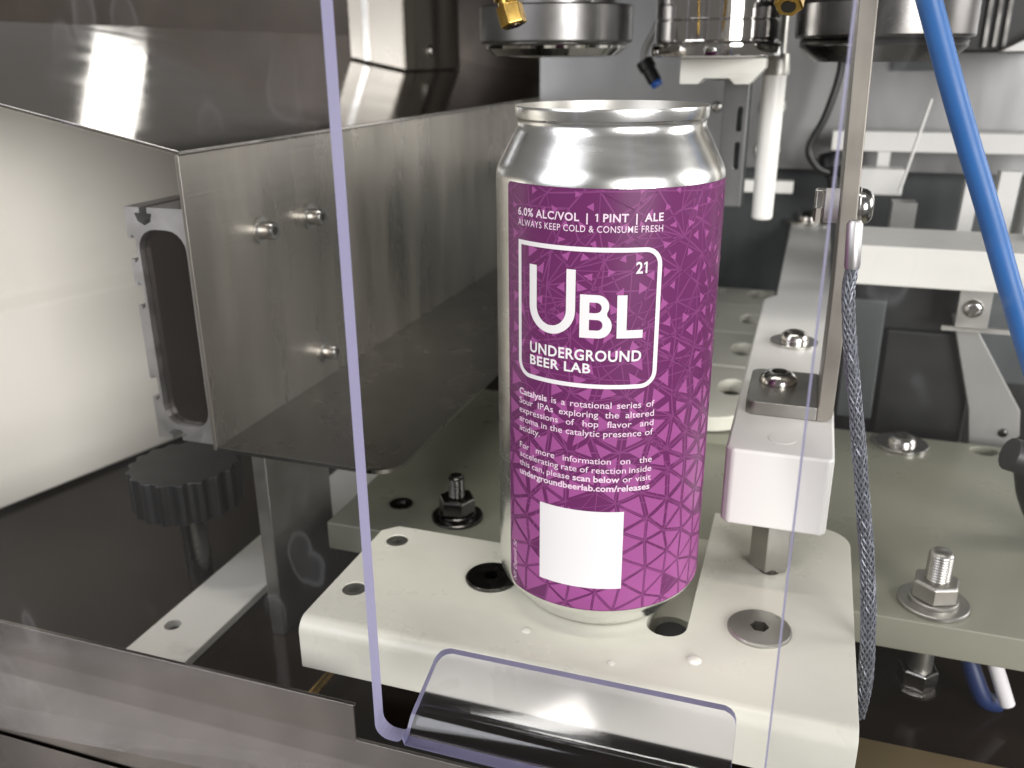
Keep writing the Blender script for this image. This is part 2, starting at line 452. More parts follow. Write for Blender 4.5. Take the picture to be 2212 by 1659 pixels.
# ================================================================== DEAD PLATE under the can
pl = thing('dead_plate', 'thick white plastic plate with rounded edges that the purple can stands on', 'plate', (0, 0, -18))
out = ([(-87, -46), (83.5, -46)] + arc(72.5, 52, 11, 0, 90, 8) + [(33.2, 63), (33.2, -16.4)]
       + arc(26.7, -16.4, 6.5, 0, -180, 12) + [(20.2, 30), (-34, 30)] + arc(-40.0, 21.0, 6, 0, -90, 4) + [(-82, 15), (-87, 10)])
bmP = prism(out, -18, 0, holes=[circle(-35.5, -8.7, 7.4, 24), circle(55.0, -10.5, 8.2, 24), circle(-78, 4.9, 4.1, 20), circle(-78.1, -29.0, 4.1, 20)])
bmesh.ops.delete(bmP, geom=[f for f in bmP.faces if all(abs(v.co.y+46) < 1e-4 for v in f.verts)], context='FACES_ONLY')
nose = [(-46.0, 0.0)] + [(-46-5*math.sin(math.radians(a)), -5+5*math.cos(math.radians(a))) for a in range(9, 91, 9)] + [(-51, -18), (-46, -18)]
L0 = [bmP.verts.new((-87, y, z)) for y, z in nose]; L1 = [bmP.verts.new((83.5, y, z)) for y, z in nose]
for k in range(len(nose)-1): bmP.faces.new((L0[k], L0[k+1], L1[k+1], L1[k]))
bmP.faces.new(L0); bmP.faces.new(list(reversed(L1)))
bmesh.ops.remove_doubles(bmP, verts=bmP.verts, dist=1e-3)
build('plate', bmP, 'uhmw', pl, bevel=0.8, segs=2)
def flat_screw(parent, x, y, r, mat):
    bm = socket_head([(r*0.9, -0.8), (r, -0.1), (r, 0.75), (r-0.5, 1.15), (r*0.42, 1.3)], (x, y, 0), (0, 0, 1), r*0.30, 4.5)
    return build('screw', bm, mat, parent, smooth=32)
# machine roof from which the heads hang
o = build('ceiling', prism([(-430, 110), (430, 110), (430, 640), (-430, 640)], 296, 302), 'steel_dark', origin=(0, 300, 296)); tag(o, kind='structure')
flat_screw(pl, -35.5, -8.7, 9.0, 'bolt_black')
flat_screw(pl, 55.0, -10.5, 9.9, 'steel_dull')
def csk(parent, x, y):
    s = build('screw', socket_head([(3.9, -1.2), (4.05, -0.3), (2.7, -0.22)], (x, y, 0), (0, 0, 1), 2.1, 3.0), 'steel_dull', parent, smooth=32)
csk(pl, -78, 4.9); csk(pl, -78.1, -29.0)
# pocket floor under the slot behind the can
build('slot_liner', prism([(17, 60), (36, 60), (36, 1)] + arc(26.7, -4.5, 8.4, 20, 160, 10) + [(17, 1)], -26, -11), 'uhmw', pl)
build('slot_dark', lathe([(0, -26), (5.6, -26), (5.6, -8.6), (5.1, -8.0), (0, -7.9)], (27.6, -8.6, 0), n=32), 'black_rubber', pl, smooth=30)  # black cylinder put in as the darkness of the slot's front hole

for i, (x, y, r, lab) in enumerate(((-15.0, -33.5, 1.6, 'small water drop on the white plate left of the can base front'),
                                    (37.5, -32.0, 2.2, 'larger water drop on the white plate between the slot and the tray lip'),
                                    (14.0, -41.0, 1.2, 'tiny water drop on the white plate nearest the front edge'))):
    bm = lathe([(r, -0.05), (r*0.93, 0.16*r), (r*0.72, 0.33*r), (r*0.4, 0.43*r), (0, 0.46*r)], (x, y, 0.03), n=20)
    tag(build('water_drop', bm, 'wet_drop', origin=(x, y, 0), smooth=80), lab, 'water drop', 'drops on the plate')

# ================================================================== BEVERAGE CAN
can = thing('beverage_can', 'open tall silver can with purple printed label standing on the white plate', 'can', (0, 0, 0))
prof = [(0, 9.5), (8, 9.2), (15, 7.6), (20, 4.2), (22.2, 1.2), (23.4, 0.15), (24.3, 0.1), (25.3, 0.7), (26.6, 2.6), (28.6, 5.2), (30.8, 7.6), (32.3, 9.4), (32.9, 10.7), (33.05, 12.5),
        (33.05, 60), (33.05, 110), (33.05, 137.6), (32.98, 138.9), (32.7, 140.3), (32.15, 141.7), (31.45, 143.0), (29.3, 147.2), (28.3, 149.1), (27.45, 150.6), (26.95, 151.7), (26.75, 152.8), (26.75, 153.6),
        (26.95, 153.9), (27.2, 154.1), (27.3, 154.5), (27.45, 156.6), (27.45, 157.2), (27.35, 157.5), (27.2, 157.5), (27.12, 157.2), (27.0, 155.0), (26.55, 153.9), (26.5, 152.8),
        (26.7, 151.7), (27.2, 150.6), (28.05, 149.0), (29.0, 147.2), (31.2, 142.9), (31.9, 141.6), (32.45, 140.2), (32.7, 138.8), (32.8, 135), (32.8, 12.6), (31, 9.8), (27, 5.5), (20, 4.6), (0, 9.8)]
kk = prof.index((27.2, 157.5))
build('can_body', lathe(prof[:kk+1], n=144), 'can_metal', can, smooth=50)
build('inner_wall', lathe(prof[kk:], n=96), 'can_inside', can, smooth=50)

R0 = 33.05
def wrap(bm, off):
    """flat label artwork (u, z in mm) bent round the can"""
    us = [v.co.x for v in bm.verts]
    u = math.floor(min(us)) + 1.0
    while u < max(us):
        bmesh.ops.bisect_plane(bm, geom=bm.verts[:] + bm.edges[:] + bm.faces[:], plane_co=(u, 0, 0), plane_no=(1, 0, 0), dist=1e-4)
        u += 1.0
    R = R0 + off
    for v in bm.verts:
        t = v.co.x / 33.1; z = v.co.y
        v.co = Vector((R*math.sin(t), -R*math.cos(t), z))
    return bm
def poly2d(loops, holes=()):
    bm = bmesh.new()
    for lp in loops:
        bm.faces.new([bm.verts.new((u, v, 0)) for u, v in lp])
    return bm
def ring2d(outer, inner):
    bm = bmesh.new(); ed = []
    for lp in (outer, inner):
        vs = [bm.verts.new((u, v, 0)) for u, v in lp]
        ed += [bm.edges.new((vs[i], vs[(i+1) % len(vs)])) for i in range(len(vs))]
    bmesh.ops.triangle_fill(bm, edges=ed, use_beauty=True)
    return bm
U0, U1, Z0, Z1 = -25.7, 128.0, 11.2, 138.4
lab2 = (arc(U0+1.6, Z1-1.6, 1.6, 180, 90, 5) + [(U1, Z1), (U1, Z0)] + arc(U0+4.2, Z0+4.2, 4.2, 270, 180, 8))
def build_label(name, bm, mat, parent, off):
    o = build(name, wrap(bm, off), mat, parent, smooth=60)
    return o
label = build_label('label', poly2d([lab2]), 'label_purple', can, 0.06)

# triangle print: a lattice of triangles that shrink towards the top, light lines between the corners
a_ = 8.6; hx_ = a_*0.866
pts = {}
rnd = random.Random(21)
for i in range(-2, 20):
    for j in range(-2, 19):
        u = U0 - 6 + i*hx_; z = 4 + j*a_ + (a_/2 if i % 2 else 0)
        pts[(i, j)] = (u + rnd.uniform(-1.5, 1.5), z + rnd.uniform(-1.5, 1.5))
tris = []
for i in range(-2, 19):
    for j in range(-2, 17):
        if i % 2 == 0:
            tris.append(((i, j), (i, j+1), (i+1, j))); tris.append(((i+1, j), (i+1, j+1), (i, j+1)))
        else:
            tris.append(((i, j), (i, j+1), (i+1, j+1))); tris.append(((i+1, j), (i+1, j+1), (i, j)))
def clip_label(lp):
    # Sutherland-Hodgman against the label rectangle
    for ax, val, sgn in ((0, U0+0.25, 1), (0, U1-0.25, -1), (1, Z0+0.25, 1), (1, Z1-0.25, -1)):
        out = []
        for k in range(len(lp)):
            p, q = lp[k], lp[(k+1) % len(lp)]
            ip, iq = (p[ax]-val)*sgn >= 0, (q[ax]-val)*sgn >= 0
            if ip: out.append(p)
            if ip != iq:
                t = (val-p[ax])/(q[ax]-p[ax]); out.append((p[0]+(q[0]-p[0])*t, p[1]+(q[1]-p[1])*t))
        lp = out
        if len(lp) < 3: return None
    # keep clear of the round lower left corner
    if any(u < U0+4.2 and z < Z0+4.2 and math.hypot(u-U0-4.2, z-Z0-4.2) > 4.1 for u, z in lp): return None
    return lp
TL = []; LL = []; DL = []
for t in tris:
    P3 = [pts[k] for k in t]
    cu = sum(p[0] for p in P3)/3; cz = sum(p[1] for p in P3)/3
    f = max(0.0, min(1.0, (138 - cz)/118.0))
    s = 0.24 + 0.66*f**1.35 + rnd.uniform(-0.05, 0.05)
    if cz < 48 and rnd.random() < 0.10: s = 0.0
    if cz > 80 and rnd.random() < 0.18: s = 0.0
    s = min(s, 0.845)
    if s > 0.05:
        du, dz = (rnd.uniform(-0.9, 0.9)*(1-f), rnd.uniform(-0.9, 0.9)*(1-f))
        lp = clip_label([(cu+du+(p[0]-cu)*s, cz+dz+(p[1]-cz)*s) for p in P3])
        if lp: TL.append(lp)
def line2d(p, q, wd):
    d = (q[0]-p[0], q[1]-p[1]); l = math.hypot(*d)
    n = (-d[1]/l*wd/2, d[0]/l*wd/2)
    return clip_label([(p[0]+n[0], p[1]+n[1]), (q[0]+n[0], q[1]+n[1]), (q[0]-n[0], q[1]-n[1]), (p[0]-n[0], p[1]-n[1])])
keys = list(pts)
for (i, j) in keys:
    for (di, dj) in ((0, 1), (1, 0), (1, -1), (1, 1), (2, 0), (2, 1), (1, 2), (3, 1), (2, -1)):
        if (i+di, j+dj) in pts and rnd.random() < (0.62 if abs(di)+abs(dj) < 3 else 0.30):
            lp = line2d(pts[(i, j)], pts[(i+di, j+dj)], rnd.uniform(0.22, 0.5))
            if lp: LL.append(lp)
build_label('line_print', poly2d(LL), 'label_line', label, 0.10)
build_label('triangle_print', poly2d(TL), 'label_triangle', label, 0.135)

# white print ---------------------------------------------------------------
LOFF = 0.185
build_label('code_patch', poly2d([[(-11.5, 19.2), (14.4, 19.2), (14.4, 45.3), (-11.5, 45.3)]]), 'label_white', label, LOFF)
def frame_loop(d):
    L_, R_, B_, T_ = -20.2+d, 22.2-d, 83.7+d, 123.2-d; r = 4.8-d
    return [(L_, T_)] + arc(R_-r, T_-r, r, 90, 0, 8) + arc(R_-r, B_+r, r, 0, -90, 8) + arc(L_+r, B_+r, r, 270, 180, 8)
build_label('logo_frame', ring2d(frame_loop(0), frame_loop(1.25)), 'label_white', label, LOFF)
# U B L
ul, ur, ut, ub, st = -15.6, -1.1, 117.0, 98.35, 2.6
uc = (ul+ur)/2; ro = (ur-ul)/2
U_ = ([(ul, ut)] + [(uc + ro*math.cos(math.radians(a)), ub+ro + ro*math.sin(math.radians(a))) for a in range(180, 361, 10)] + [(ur, ut), (ur-st, ut)]
      + [(uc + (ro-st)*math.cos(math.radians(a)), ub+ro + (ro-2.35)*math.sin(math.radians(a))) for a in range(360, 179, -10)] + [(ul+st, ut)])
L_ = [(10.2, 110.4), (10.35, 98.4), (17.5, 98.4), (17.45, 100.65), (12.95, 100.65), (12.9, 110.4)]
bmU = poly2d([U_, L_])
build_label('logo_letter', bmU, 'label_white', label, LOFF)
Bo = [(0.2, 98.3)] + [(5.0, 98.3)] + arc(5.4, 101.85, 3.55, -90, 50, 10) + arc(5.0, 107.25, 3.15, -35, 90, 9) + [(0.2, 110.4)]
Bh1 = [(2.8, 105.35), (4.6, 105.35)] + arc(4.7, 106.85, 1.45, -90, 90, 8) + [(2.8, 108.3)]
Bh2 = [(2.8, 100.5), (4.9, 100.5)] + arc(5.0, 102.0, 1.5, -90, 90, 8) + [(2.8, 103.5)]
bmB = bmesh.new(); ed = []
for lp in (Bo, Bh1, Bh2):
    vs = [bmB.verts.new((u, v, 0)) for u, v in lp]
    ed += [bmB.edges.new((vs[i], vs[(i+1) % len(vs)])) for i in range(len(vs))]
bmesh.ops.triangle_fill(bmB, edges=ed, use_beauty=True)
build_label('logo_letter', bmB, 'label_white', label, LOFF)

CAPH = 0.70                                 # cap height of the font per unit size
def glyphs(txt, bold):
    if '1' in txt and len(txt) <= 2 or txt == '1 PINT':      # a figure one with a flag
        dst = bmesh.new(); u = 0.0
        for ch in (txt.replace(' ', '') if txt != '1 PINT' else ['1', ' ', 'PINT']):
            if ch == ' ': u += 0.36
            elif ch == '1':
                lp = [(u+0.10, 0), (u+0.225, 0), (u+0.225, CAPH), (u+0.125, CAPH), (u-0.03, CAPH-0.10), (u-0.03, CAPH-0.21), (u+0.10, CAPH-0.13)]
                dst.faces.new([dst.verts.new((a, b, 0)) for a, b in lp]); u += 0.31
            else: u += put(dst, ch, u, 0, 1.0, bold) + 0.09
        return dst
    cu = bpy.data.curves.new('t', 'FONT'); cu.body = txt; cu.size = 1.0; cu.resolution_u = 3
    cu.offset = 0.023 if bold else 0.004; cu.space_character = 1.08 if txt.isupper() else 1.0
    ob = bpy.data.objects.new('t', cu); col.objects.link(ob)
    dg = bpy.context.evaluated_depsgraph_get()
    me = bpy.data.meshes.new_from_object(ob.evaluated_get(dg))
    bm = bmesh.new(); bm.from_mesh(me)
    bpy.data.objects.remove(ob); bpy.data.curves.remove(cu); bpy.data.meshes.remove(me)
    return bm
def put(dst, txt, u, z, size, bold, sx=1.0):
    """adds a word with its left edge at u; returns its width"""
    bm = glyphs(txt, bold)
    x0 = min(v.co.x for v in bm.verts); x1 = max(v.co.x for v in bm.verts)
    mp = {}
    for v in bm.verts: mp[v] = dst.verts.new((u + (v.co.x-x0)*size*sx, z + v.co.y*size, 0))
    for f in bm.faces:
        try: dst.faces.new([mp[v] for v in f.verts])
        except ValueError: pass
    bm.free()
    return (x1-x0)*size*sx
def width(txt, bold):
    bm = glyphs(txt, bold); r = max(v.co.x for v in bm.verts) - min(v.co.x for v in bm.verts); bm.free(); return r
def text_line(words, u0, u1, z, size, mat='label_text', justify=True, wide=1.0):
    """words: list of (text, bold); spread from u0 to u1"""
    ws = [width(t, b)*size for t, b in words]; n = len(words)
    sx = wide; ws = [a*wide for a in ws]; tot = sum(ws); gap = 0.30*size
    if justify:
        if n > 1:
            gap = (u1-u0-tot)/(n-1)
            if gap < 0.24*size: k = (u1-u0)/(tot + 0.26*size*(n-1)); sx *= k; ws = [a*k for a in ws]; gap = 0.26*size*k
        else: sx *= (u1-u0)/tot; ws = [u1-u0]
    dst = bmesh.new(); u = u0
    for (t, b), wd in zip(words, ws):
        put(dst, t, u, z, size, b, sx); u += wd + gap
    return build_label('lettering', dst, mat, label, LOFF)
N_ = lambda s: [(k, False) for k in s.split()]
B_ = lambda s: [(k, True) for k in s.split()]
text_line([('6.0% ALC/VOL', True), ('|', True), ('1 PINT', True), ('|', True), ('ALE', True)], -20.3, 21.9, 129.95, 2.08/CAPH)
text_line([('ALWAYS KEEP COLD & CONSUME FRESH', False)], -20.3, 21.9, 127.15, 1.75/CAPH)
text_line([('21', True)], 14.9, 18.0, 116.3, 3.05/CAPH, 'label_white')
text_line([('UNDERGROUND', True)], -15.4, 17.4, 91.8, 3.05/CAPH, 'label_white')
text_line([('BEER LAB', True)], -15.4, 3.5, 88.15, 2.75/CAPH, 'label_white')
TS = 2.72
text_line([('Catalysis', True)] + N_('is a rotational series of'), -20.0, 22.1, 77.85, TS, wide=1.12)
text_line(N_('Sour IPAs exploring the altered'), -20.0, 22.1, 74.95, TS, wide=1.12)
text_line(N_('expressions of hop flavor and'), -20.0, 22.1, 72.1, TS, wide=1.12)
text_line(N_('aroma in the catalytic presence of'), -20.0, 22.1, 69.2, TS, wide=1.12)
text_line([('acidity.', False)], -20.0, -11.7, 66.3, TS, wide=1.12)
text_line(N_('For more information on the'), -19.9, 22.2, 60.65, TS, wide=1.12)
text_line(N_('accelerating rate of reaction inside'), -19.9, 22.2, 57.75, TS, wide=1.12)
text_line(N_('this can, please') + B_('scan below') + N_('or visit'), -19.9, 22.2, 54.9, TS, wide=1.12)
text_line([('undergroundbeerlab.com/releases', True)], -19.9, 21.9, 52.0, TS, wide=1.12)
dst = bmesh.new(); put(dst, 'NY Deposit 5\u00a2', 0, 0, 1.75/CAPH, False)
L0 = max(v.co.x for v in dst.verts)
for v in dst.verts: v.co = Vector((-22.0 - v.co.y - 0.0, 12.9 + v.co.x*14.2/L0 + v.co.y*0.2, 0))
build_label('lettering', dst, 'label_text', label, LOFF)

# ================================================================== GUIDE RAIL on the right
gr = thing('guide_rail', 'long white plastic guide rail raised on a standoff right of the can', 'rail', (56, 30, 0))
build('bar', prism([(38.6, 12), (41.0, 9.6), (70.5, 9.6), (72, 11.1), (72, 700), (44.5, 700), (44.5, 226)] + arc(50.5, 224, 6, 180, 225, 3) + [(39.6, 207), (38.6, 204)], 25, 52),
      'uhmw_bright', gr, bevel=1.2, segs=3)
so = build('standoff', hexprism((56, 29.5, 0.6), 13.2, 24.6, cham=0.30, a0=math.radians(19)), 'steel_dull', gr, bevel=0.3)
build('stud', lathe([(0, -3), (3.6, -3), (3.6, 2.0), (3.0, 2.0), (0, 2.0)], (56, 26.5, 0), n=24), 'bolt_black', so, smooth=30)
build('plug', lathe([(0, -0.5), (4.4, -0.5), (4.4, 0.10), (0, 0.12)], (55.7, 22.5, 52), n=28), 'uhmw_bright', gr, smooth=30)
button_screw(gr, (55.9, 131, 52), (0, 0, 1), 6.1, 5.2, washer=10.2, wh=1.4)
button_screw(gr, (57.3, 446, 52), (0, 0, 1), 9.0, 8.0, washer=17, wh=2.0)
button_screw(gr, (59.0, 640, 52), (0, 0, 1), 8.0, 8.0, washer=15, wh=2.0)

# ================================================================== STEEL ANGLE BRACKET on the rail
br = thing('angle_bracket', 'bent stainless steel bracket with foot on the white rail and tall upright', 'bracket', (55, 60, 52))
foot = ([(66, 41), (66, 78)] + arc(45.6, 74.4, 3.6, 90, 180, 4) + arc(45.6, 44.6, 3.6, 180, 270, 4))
build('foot', prism(foot, 52.05, 57, 'z'), 'steel_dull', br, bevel=0.5)
def lean(z): return -2.6*max(0, z-90)/100.0
secs = [(66.1, 71.2, 57.0), (66.1, 71.2, 62), (66.1+lean(250), 71.2+lean(250), 250)]
bm = bmesh.new()
prof2 = ([(66.0, 52.05), (67.8, 52.05)] + arc(67.9, 55.35, 3.3, -90, 0, 5) + [(71.4, 100), (71.4+lean(250), 250), (66.2+lean(250), 250), (66.2, 100), (66.2, 58.2), (66.0, 57.0)])
build('upright', prism(prof2, 41, 78, 'y'), 'steel_tan', br, bevel=0.4)
button_screw(br, (52.0, 63.5, 57), (0, 0, 1), 6.9, 5.2, mat='steel_bright')
# bolt clamped through the upright
cx = 70.4; czz = 123.5; cy = 55
cb = button_screw(br, (cx-0.1, cy, czz), (1, 0, 0), 6.0, 5.0, washer=6.4, wh=1.5, name='clamp_bolt')
build('spacer', lathe([(3, 0.05), (5.6, 0.05), (5.6, 4.4), (3, 4.4)], (cx-5.1, cy, czz), (-1, 0, 0), 32, close=True), 'label_white', cb, smooth=30)
build('nut', hexprism((cx-9.6, cy, czz), 10.6, 3.2, axis=(-1, 0, 0)), 'steel_bright', cb, bevel=0.3)

# ================================================================== CLEAR GUARD with folded lip
gd = thing('guard_panel', 'clear acrylic guard sheet with lavender cut edges and open window round the can', 'guard', (0, -90, -30))
YA, YB = -92.4, -87.6
sheet = ([(-300, -43.5), (-85, -24.6), (-60, -23), (190, -23), (190, 320), (59.6, 320), (59.6, 4.5)] + arc(57.2, 4.5, 2.4, 0, -90, 4) + arc(55.0, 4.5, 2.4, -90, -170, 3)
         + [(52.3, 1.5), (-29.7, 1.5)] + arc(-32.4, 4.0, 2.0, -10, -90, 3) + arc(-34.0, 6.0, 4.0, -90, -180, 5) + [(-38.2, 320), (-300, 320)])
bmS = prism(sheet, YA, YB, 'y', side_mat=1)
for v in bmS.verts:
    if abs(v.co.x-59.6) < 0.01 and v.co.y > -90: v.co.x += 0.55
for f in bmS.faces:
    if all(v.co.y > -90 for v in f.verts): f.material_index = 2
    if f.material_index == 1 and all(v.co.z < -20 for v in f.verts): f.material_index = 0
o = build('sheet', bmS, ['clear_acrylic', 'acrylic_edge', 'clear_acrylic_inner'], gd)
# lip: profile in y,z, folded inwards
cen = [(-90.0 + 8 - 8*math.cos(math.radians(a)), 1.5 + 8*math.sin(math.radians(a))) for a in range(0, 69, 4)]; cen[0] = (-90.0, 1.56)
d = (math.cos(math.radians(22.5)), math.sin(math.radians(22.5)))
last = cen[-1]
for k in (3, 6, 9, 12, 13.6, 15, 16, 16.6): cen.append((last[0] + d[0]*k, last[1] + d[1]*k)) 
bm = bmesh.new(); rows = []
T2 = 2.3; nc = len(cen)
for i, (y, z) in enumerate(cen):
    p, q = cen[max(i-1, 0)], cen[min(i+1, nc-1)]
    tx, tz = q[0]-p[0], q[1]-p[1]; l = math.hypot(tx, tz); nx, nz = -tz/l*T2, tx/l*T2
    if i == 0: nx, nz = -T2, 0
    inset = {nc-1: 3.2, nc-2: 1.7, nc-3: 0.7, nc-4: 0.15}.get(i, 0)
    x0, x1 = -29.7 + inset + i*0.06, 52.3 - inset
    rows.append([bm.verts.new((x0, y+nx, z+nz)), bm.verts.new((x1, y+nx, z+nz)), bm.verts.new((x1, y-nx, z-nz)), bm.verts.new((x0, y-nx, z-nz))])
for a, b in zip(rows, rows[1:]):
    for k, mi in ((0, 0), (1, 1), (2, 0), (3, 1)):
        f = bm.faces.new((a[k], a[(k+1) % 4], b[(k+1) % 4], b[k])); f.material_index = mi
bm.faces.new(rows[0]).material_index = 1; bm.faces.new(list(reversed(rows[-1]))).material_index = 1
tag(build('folded_lip', bm, ['lip_acrylic', 'acrylic_edge'], gd, smooth=40), 'clear lip folded inwards at the foot of the guard window')

# ================================================================== STEEL CHUTE on the left
ch = thing('steel_chute', 'brushed steel chute with sloping top, screwed side and flat shelf left of the can', 'chute', (-158, 10, 25))
def slope(x): return 138.5 + 0.2*(-157 - x)
build('side_sheet', box(-159.6, -158, 10, 640, 23.6, 138.2), 'steel_panel', ch, bevel=0.3)
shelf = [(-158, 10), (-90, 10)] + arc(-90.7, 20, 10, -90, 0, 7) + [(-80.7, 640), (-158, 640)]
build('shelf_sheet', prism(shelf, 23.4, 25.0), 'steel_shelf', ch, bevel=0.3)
bm = bmesh.new()
prism([(-157.2, 138.4), (-157.2, 139.9), (-420, slope(-420)+1.5), (-420, slope(-420))], 9.6, 640, 'y', bm=bm)
build('sloped_top', bm, 'steel_deck', ch, bevel=0.3)
for (y, z) in ((55, 104), (93.5, 103.4), (97, 38.6)):
    s = build('cap_screw', socket_head([(3.6, 1.2), (3.75, 1.6), (3.75, 6.6), (3.4, 7.2), (2.6, 7.25)], (-158, y, z), (1, 0, 0), 2.0, 3.5, 30), 'steel_bright', ch, smooth=32)
    build('washer', lathe([(2, 0.02), (5.6, 0.02), (5.6, 1.2), (2, 1.25)], (-158, y, z), (1, 0, 0), 32, close=True), 'steel_dull', s, smooth=30)
lg = tag(build('shelf_leg', box(-144.5, -138.3, 13, 60, -62, 23.3), 'steel_dull', origin=(-141, 14, -62), bevel=0.4),
         'narrow steel plate leg standing under the front of the steel shelf', 'leg')

# aluminium extrusion, cut end towards the viewer
ex0, ex1, ez0, ez1 = -189.0, -160.0, 24.0, 118.5
def tslot_left(z):     # T-slot opening in the left side, walked downwards
    return [(ex0, z+4.0), (ex0+1.6, z+4.0), (ex0+1.6, z+5.6), (ex0+3.4, z+4.2), (ex0+3.4, z-4.2), (ex0+1.6, z-5.6), (ex0+1.6, z-4.0), (ex0, z-4.0)]
prof = ([(ex1, ez0), (ex1, ez1), (-178.5, ez1), (-178.5, ez1-2.2), (-176.6, ez1-2.2), (-177.6, ez1-5.4), (-180.4, ez1-6.8), (-183.2, ez1-5.4), (-184.4, ez1-2.2), (-182.0, ez1-2.2), (-182.0, ez1), (ex0, ez1)]
        + tslot_left(102.5) + tslot_left(84) + tslot_left(45.8) + [(ex0, ez0)]
        + [(-182.0, ez0), (-182.0, ez0+2.0), (-184.0, ez0+2.4), (-181.5, ez0+4.4), (-177.5, ez0+4.4), (-175.0, ez0+2.4), (-177.4, ez0+2.0), (-177.4, ez0)])
def rrect(x0, x1, z0, z1, r):
    return arc(x1-r, z1-r, r, 0, 90, 5) + arc(x0+r, z1-r, r, 90, 180, 5) + arc(x0+r, z0+r, r, 180, 270, 5) + arc(x1-r, z0+r, r, 270, 360, 5)
cav = rrect(ex0+4.6, ex1-3, ez0+6.2, ez1-8.2, 8)
tag(build('aluminium_profile', prism(prof, 14, 330, 'y', holes=[cav]), 'aluminium', origin=(-175, 14, 24)),
    'hollow aluminium slotted profile with cut end beside the steel chute', 'profile')
tag(build('hollow_shade', prism(rrect(ex0+4.9, ex1-3.3, ez0+6.5, ez1-8.5, 7.7), 17, 30, 'y'), 'black_gloss', origin=(-175, 17, 30)),  # black piece put in as the shade of the open hollow
    'dark piece added as the shade inside the hollow aluminium profile', 'plug')
# black ribbed wheel under the profile
kw = thing('ribbed_wheel', 'black ribbed hand wheel under the aluminium profile at the left', 'wheel', (-205, 45, -62))
bm = bmesh.new(); nn = 36; lp = []
for i in range(nn*2):
    r = 25 if (i//2) % 2 == 0 else 23.2
    a = 2*math.pi*i/(nn*2); lp.append((-205 + r*math.cos(a), 45 + r*math.sin(a)))
build('rim', prism(lp, -24, -4), 'black_plastic', kw, bevel=0.5)
build('hub', lathe([(0, -62), (6, -62), (6, -24), (0, -24)], (-205, 45, 0), n=24), 'steel_dark', kw, smooth=30)

# ================================================================== CREAM HOUSING at far left
hs = [(0, -60), (0, -42), (-3, -36), (-3, -20), (-5, -15), (-6, 44), (-12, 51), (-16, 150), (-70, 150), (-70, -60)]
bmH = prism(hs, -240, 420, 'y')                    # offset from the face, height; run along the housing
for v in bmH.verts:
    o_, t_, z_ = v.co
    v.co = Vector((-333.0 + 0.2627*t_ + 0.9649*o_, 108.0 + 0.9649*t_ - 0.2627*o_, z_))
tag(build('cream_housing', bmH, 'cream_paint', origin=(-350, 100, -60), bevel=2, segs=3),
    'glossy cream painted housing with stepped ledges behind the aluminium profile', 'housing')

# support strip with a hole, standing low in the pan
tag(build('support_strip', prism([(-193, -60), (-164, -60), (-164, 300), (-193, 300)], -61.9, -58, 'z', holes=[oval(-185.2, 0.5, 3.6, 3.6)]), 'uhmw_worn', origin=(-178, 0, -62), bevel=0.4),
    'pale flat strip with one drilled hole lying in the dark pan', 'strip')
tag(build('brass_rod', tube([(-103, -34, -55), (-100, 60, -55)], 2.0, 14), 'brass', origin=(-102, 0, -57), smooth=40),
    'thin yellow rod low under the left end of the white plate', 'rod')
# front apron
ap = prism([(-300, -62), (200, -62), (200, -22.5), (-56.5, -22.5), (-56.5, -9.6), (-300, -9.6)], -71.5, -70, 'y')
tag(build('front_apron', ap, 'steel_apron', origin=(0, -70, -62), bevel=0.3), 'brushed steel apron sheet with a step in its top edge along the front', 'apron')
tag(build('front_channel', box(-330, 220, -140, -72.2, -61.8, -60), 'steel_apron', origin=(0, -100, -62), bevel=0.3), 'flat steel ledge in front of the apron at the lower left', 'ledge')

# ================================================================== BASE PLATE with bolts
bp = thing('base_plate', 'olive grey plastic base plate with bolts, behind and right of the white plate', 'base plate', (100, 100, -31))
bpoly = [(-128, 37.5), (190, 37.5), (190, 212), (-128, 212)]
build('plate', prism(bpoly, -31, -18.05, 'z', holes=[oval(152.8, 204.0, 6.2, 5.4)[::1]]), 'base_plastic', bp, bevel=0.6)
stud_bolt(bp, (114.0, 51.5, -18), 12.3, 14.5, 7.5, 4.3, 22.0, a0=0.35)
stud_bolt(bp, (-75.5, 58.5, -18), 11.2, 14.0, 7.5, 3.5, 20.5, mat='steel_dark', a0=0.1)
button_screw(bp, (113.5, 199.0, -18), (0, 0, 1), 7.0, 5.0, washer=13.0, wh=1.5)
b = build('hex_bolt', hexprism((113.5, 53, -46.5), 12.5, 8.0, axis=(0, 0, -1), a0=0.3), 'steel_bright', bp, bevel=0.3)
build('shank', lathe([(0, -31), (7, -31), (7.4, -36), (4.6, -37), (4.6, -46.5), (0, -46.5)], (113.5, 53, 0), n=24), 'steel_dull', b, smooth=30)
build('washer', lathe([(3, 0), (8.6, 0), (8.6, 1.3), (3, 1.3)], (113.5, 53, -55.9), n=32, close=True), 'steel_bright', b, smooth=30)
build('screw', socket_head([(5.2, 0.02), (5.2, 0.7), (3, 0.8)], (-104, 62, -18), (0, 0, 1), 2.2, 0.6), 'steel_dark', bp, smooth=30)
tag(build('white_rod', tube([(137.5, 52, -38), (144.5, 51, -55)], 2.7, 16), 'label_white', origin=(140, 52, -55), smooth=40), 'short white rod slanting below the base plate at lower right', 'rod')
tag(build('blue_hose', tube(spline([(128, 62, -36), (132, 56, -46), (137, 54, -56), (143, 58, -61)]), 3.4, 14), 'navy_rubber', origin=(135, 56, -62), smooth=40), 'dark blue hose stub under the base plate at lower right', 'hose')
tag(build('tan_reflection', box(88, 230, -30, 19, -61.9, -57), 'tan_reflection', origin=(150, 0, -62), bevel=0.6), 'tan slab standing in for a reflection at the lower right corner', 'painted reflection')  # slab added to paint a brown-yellow reflection on the pan

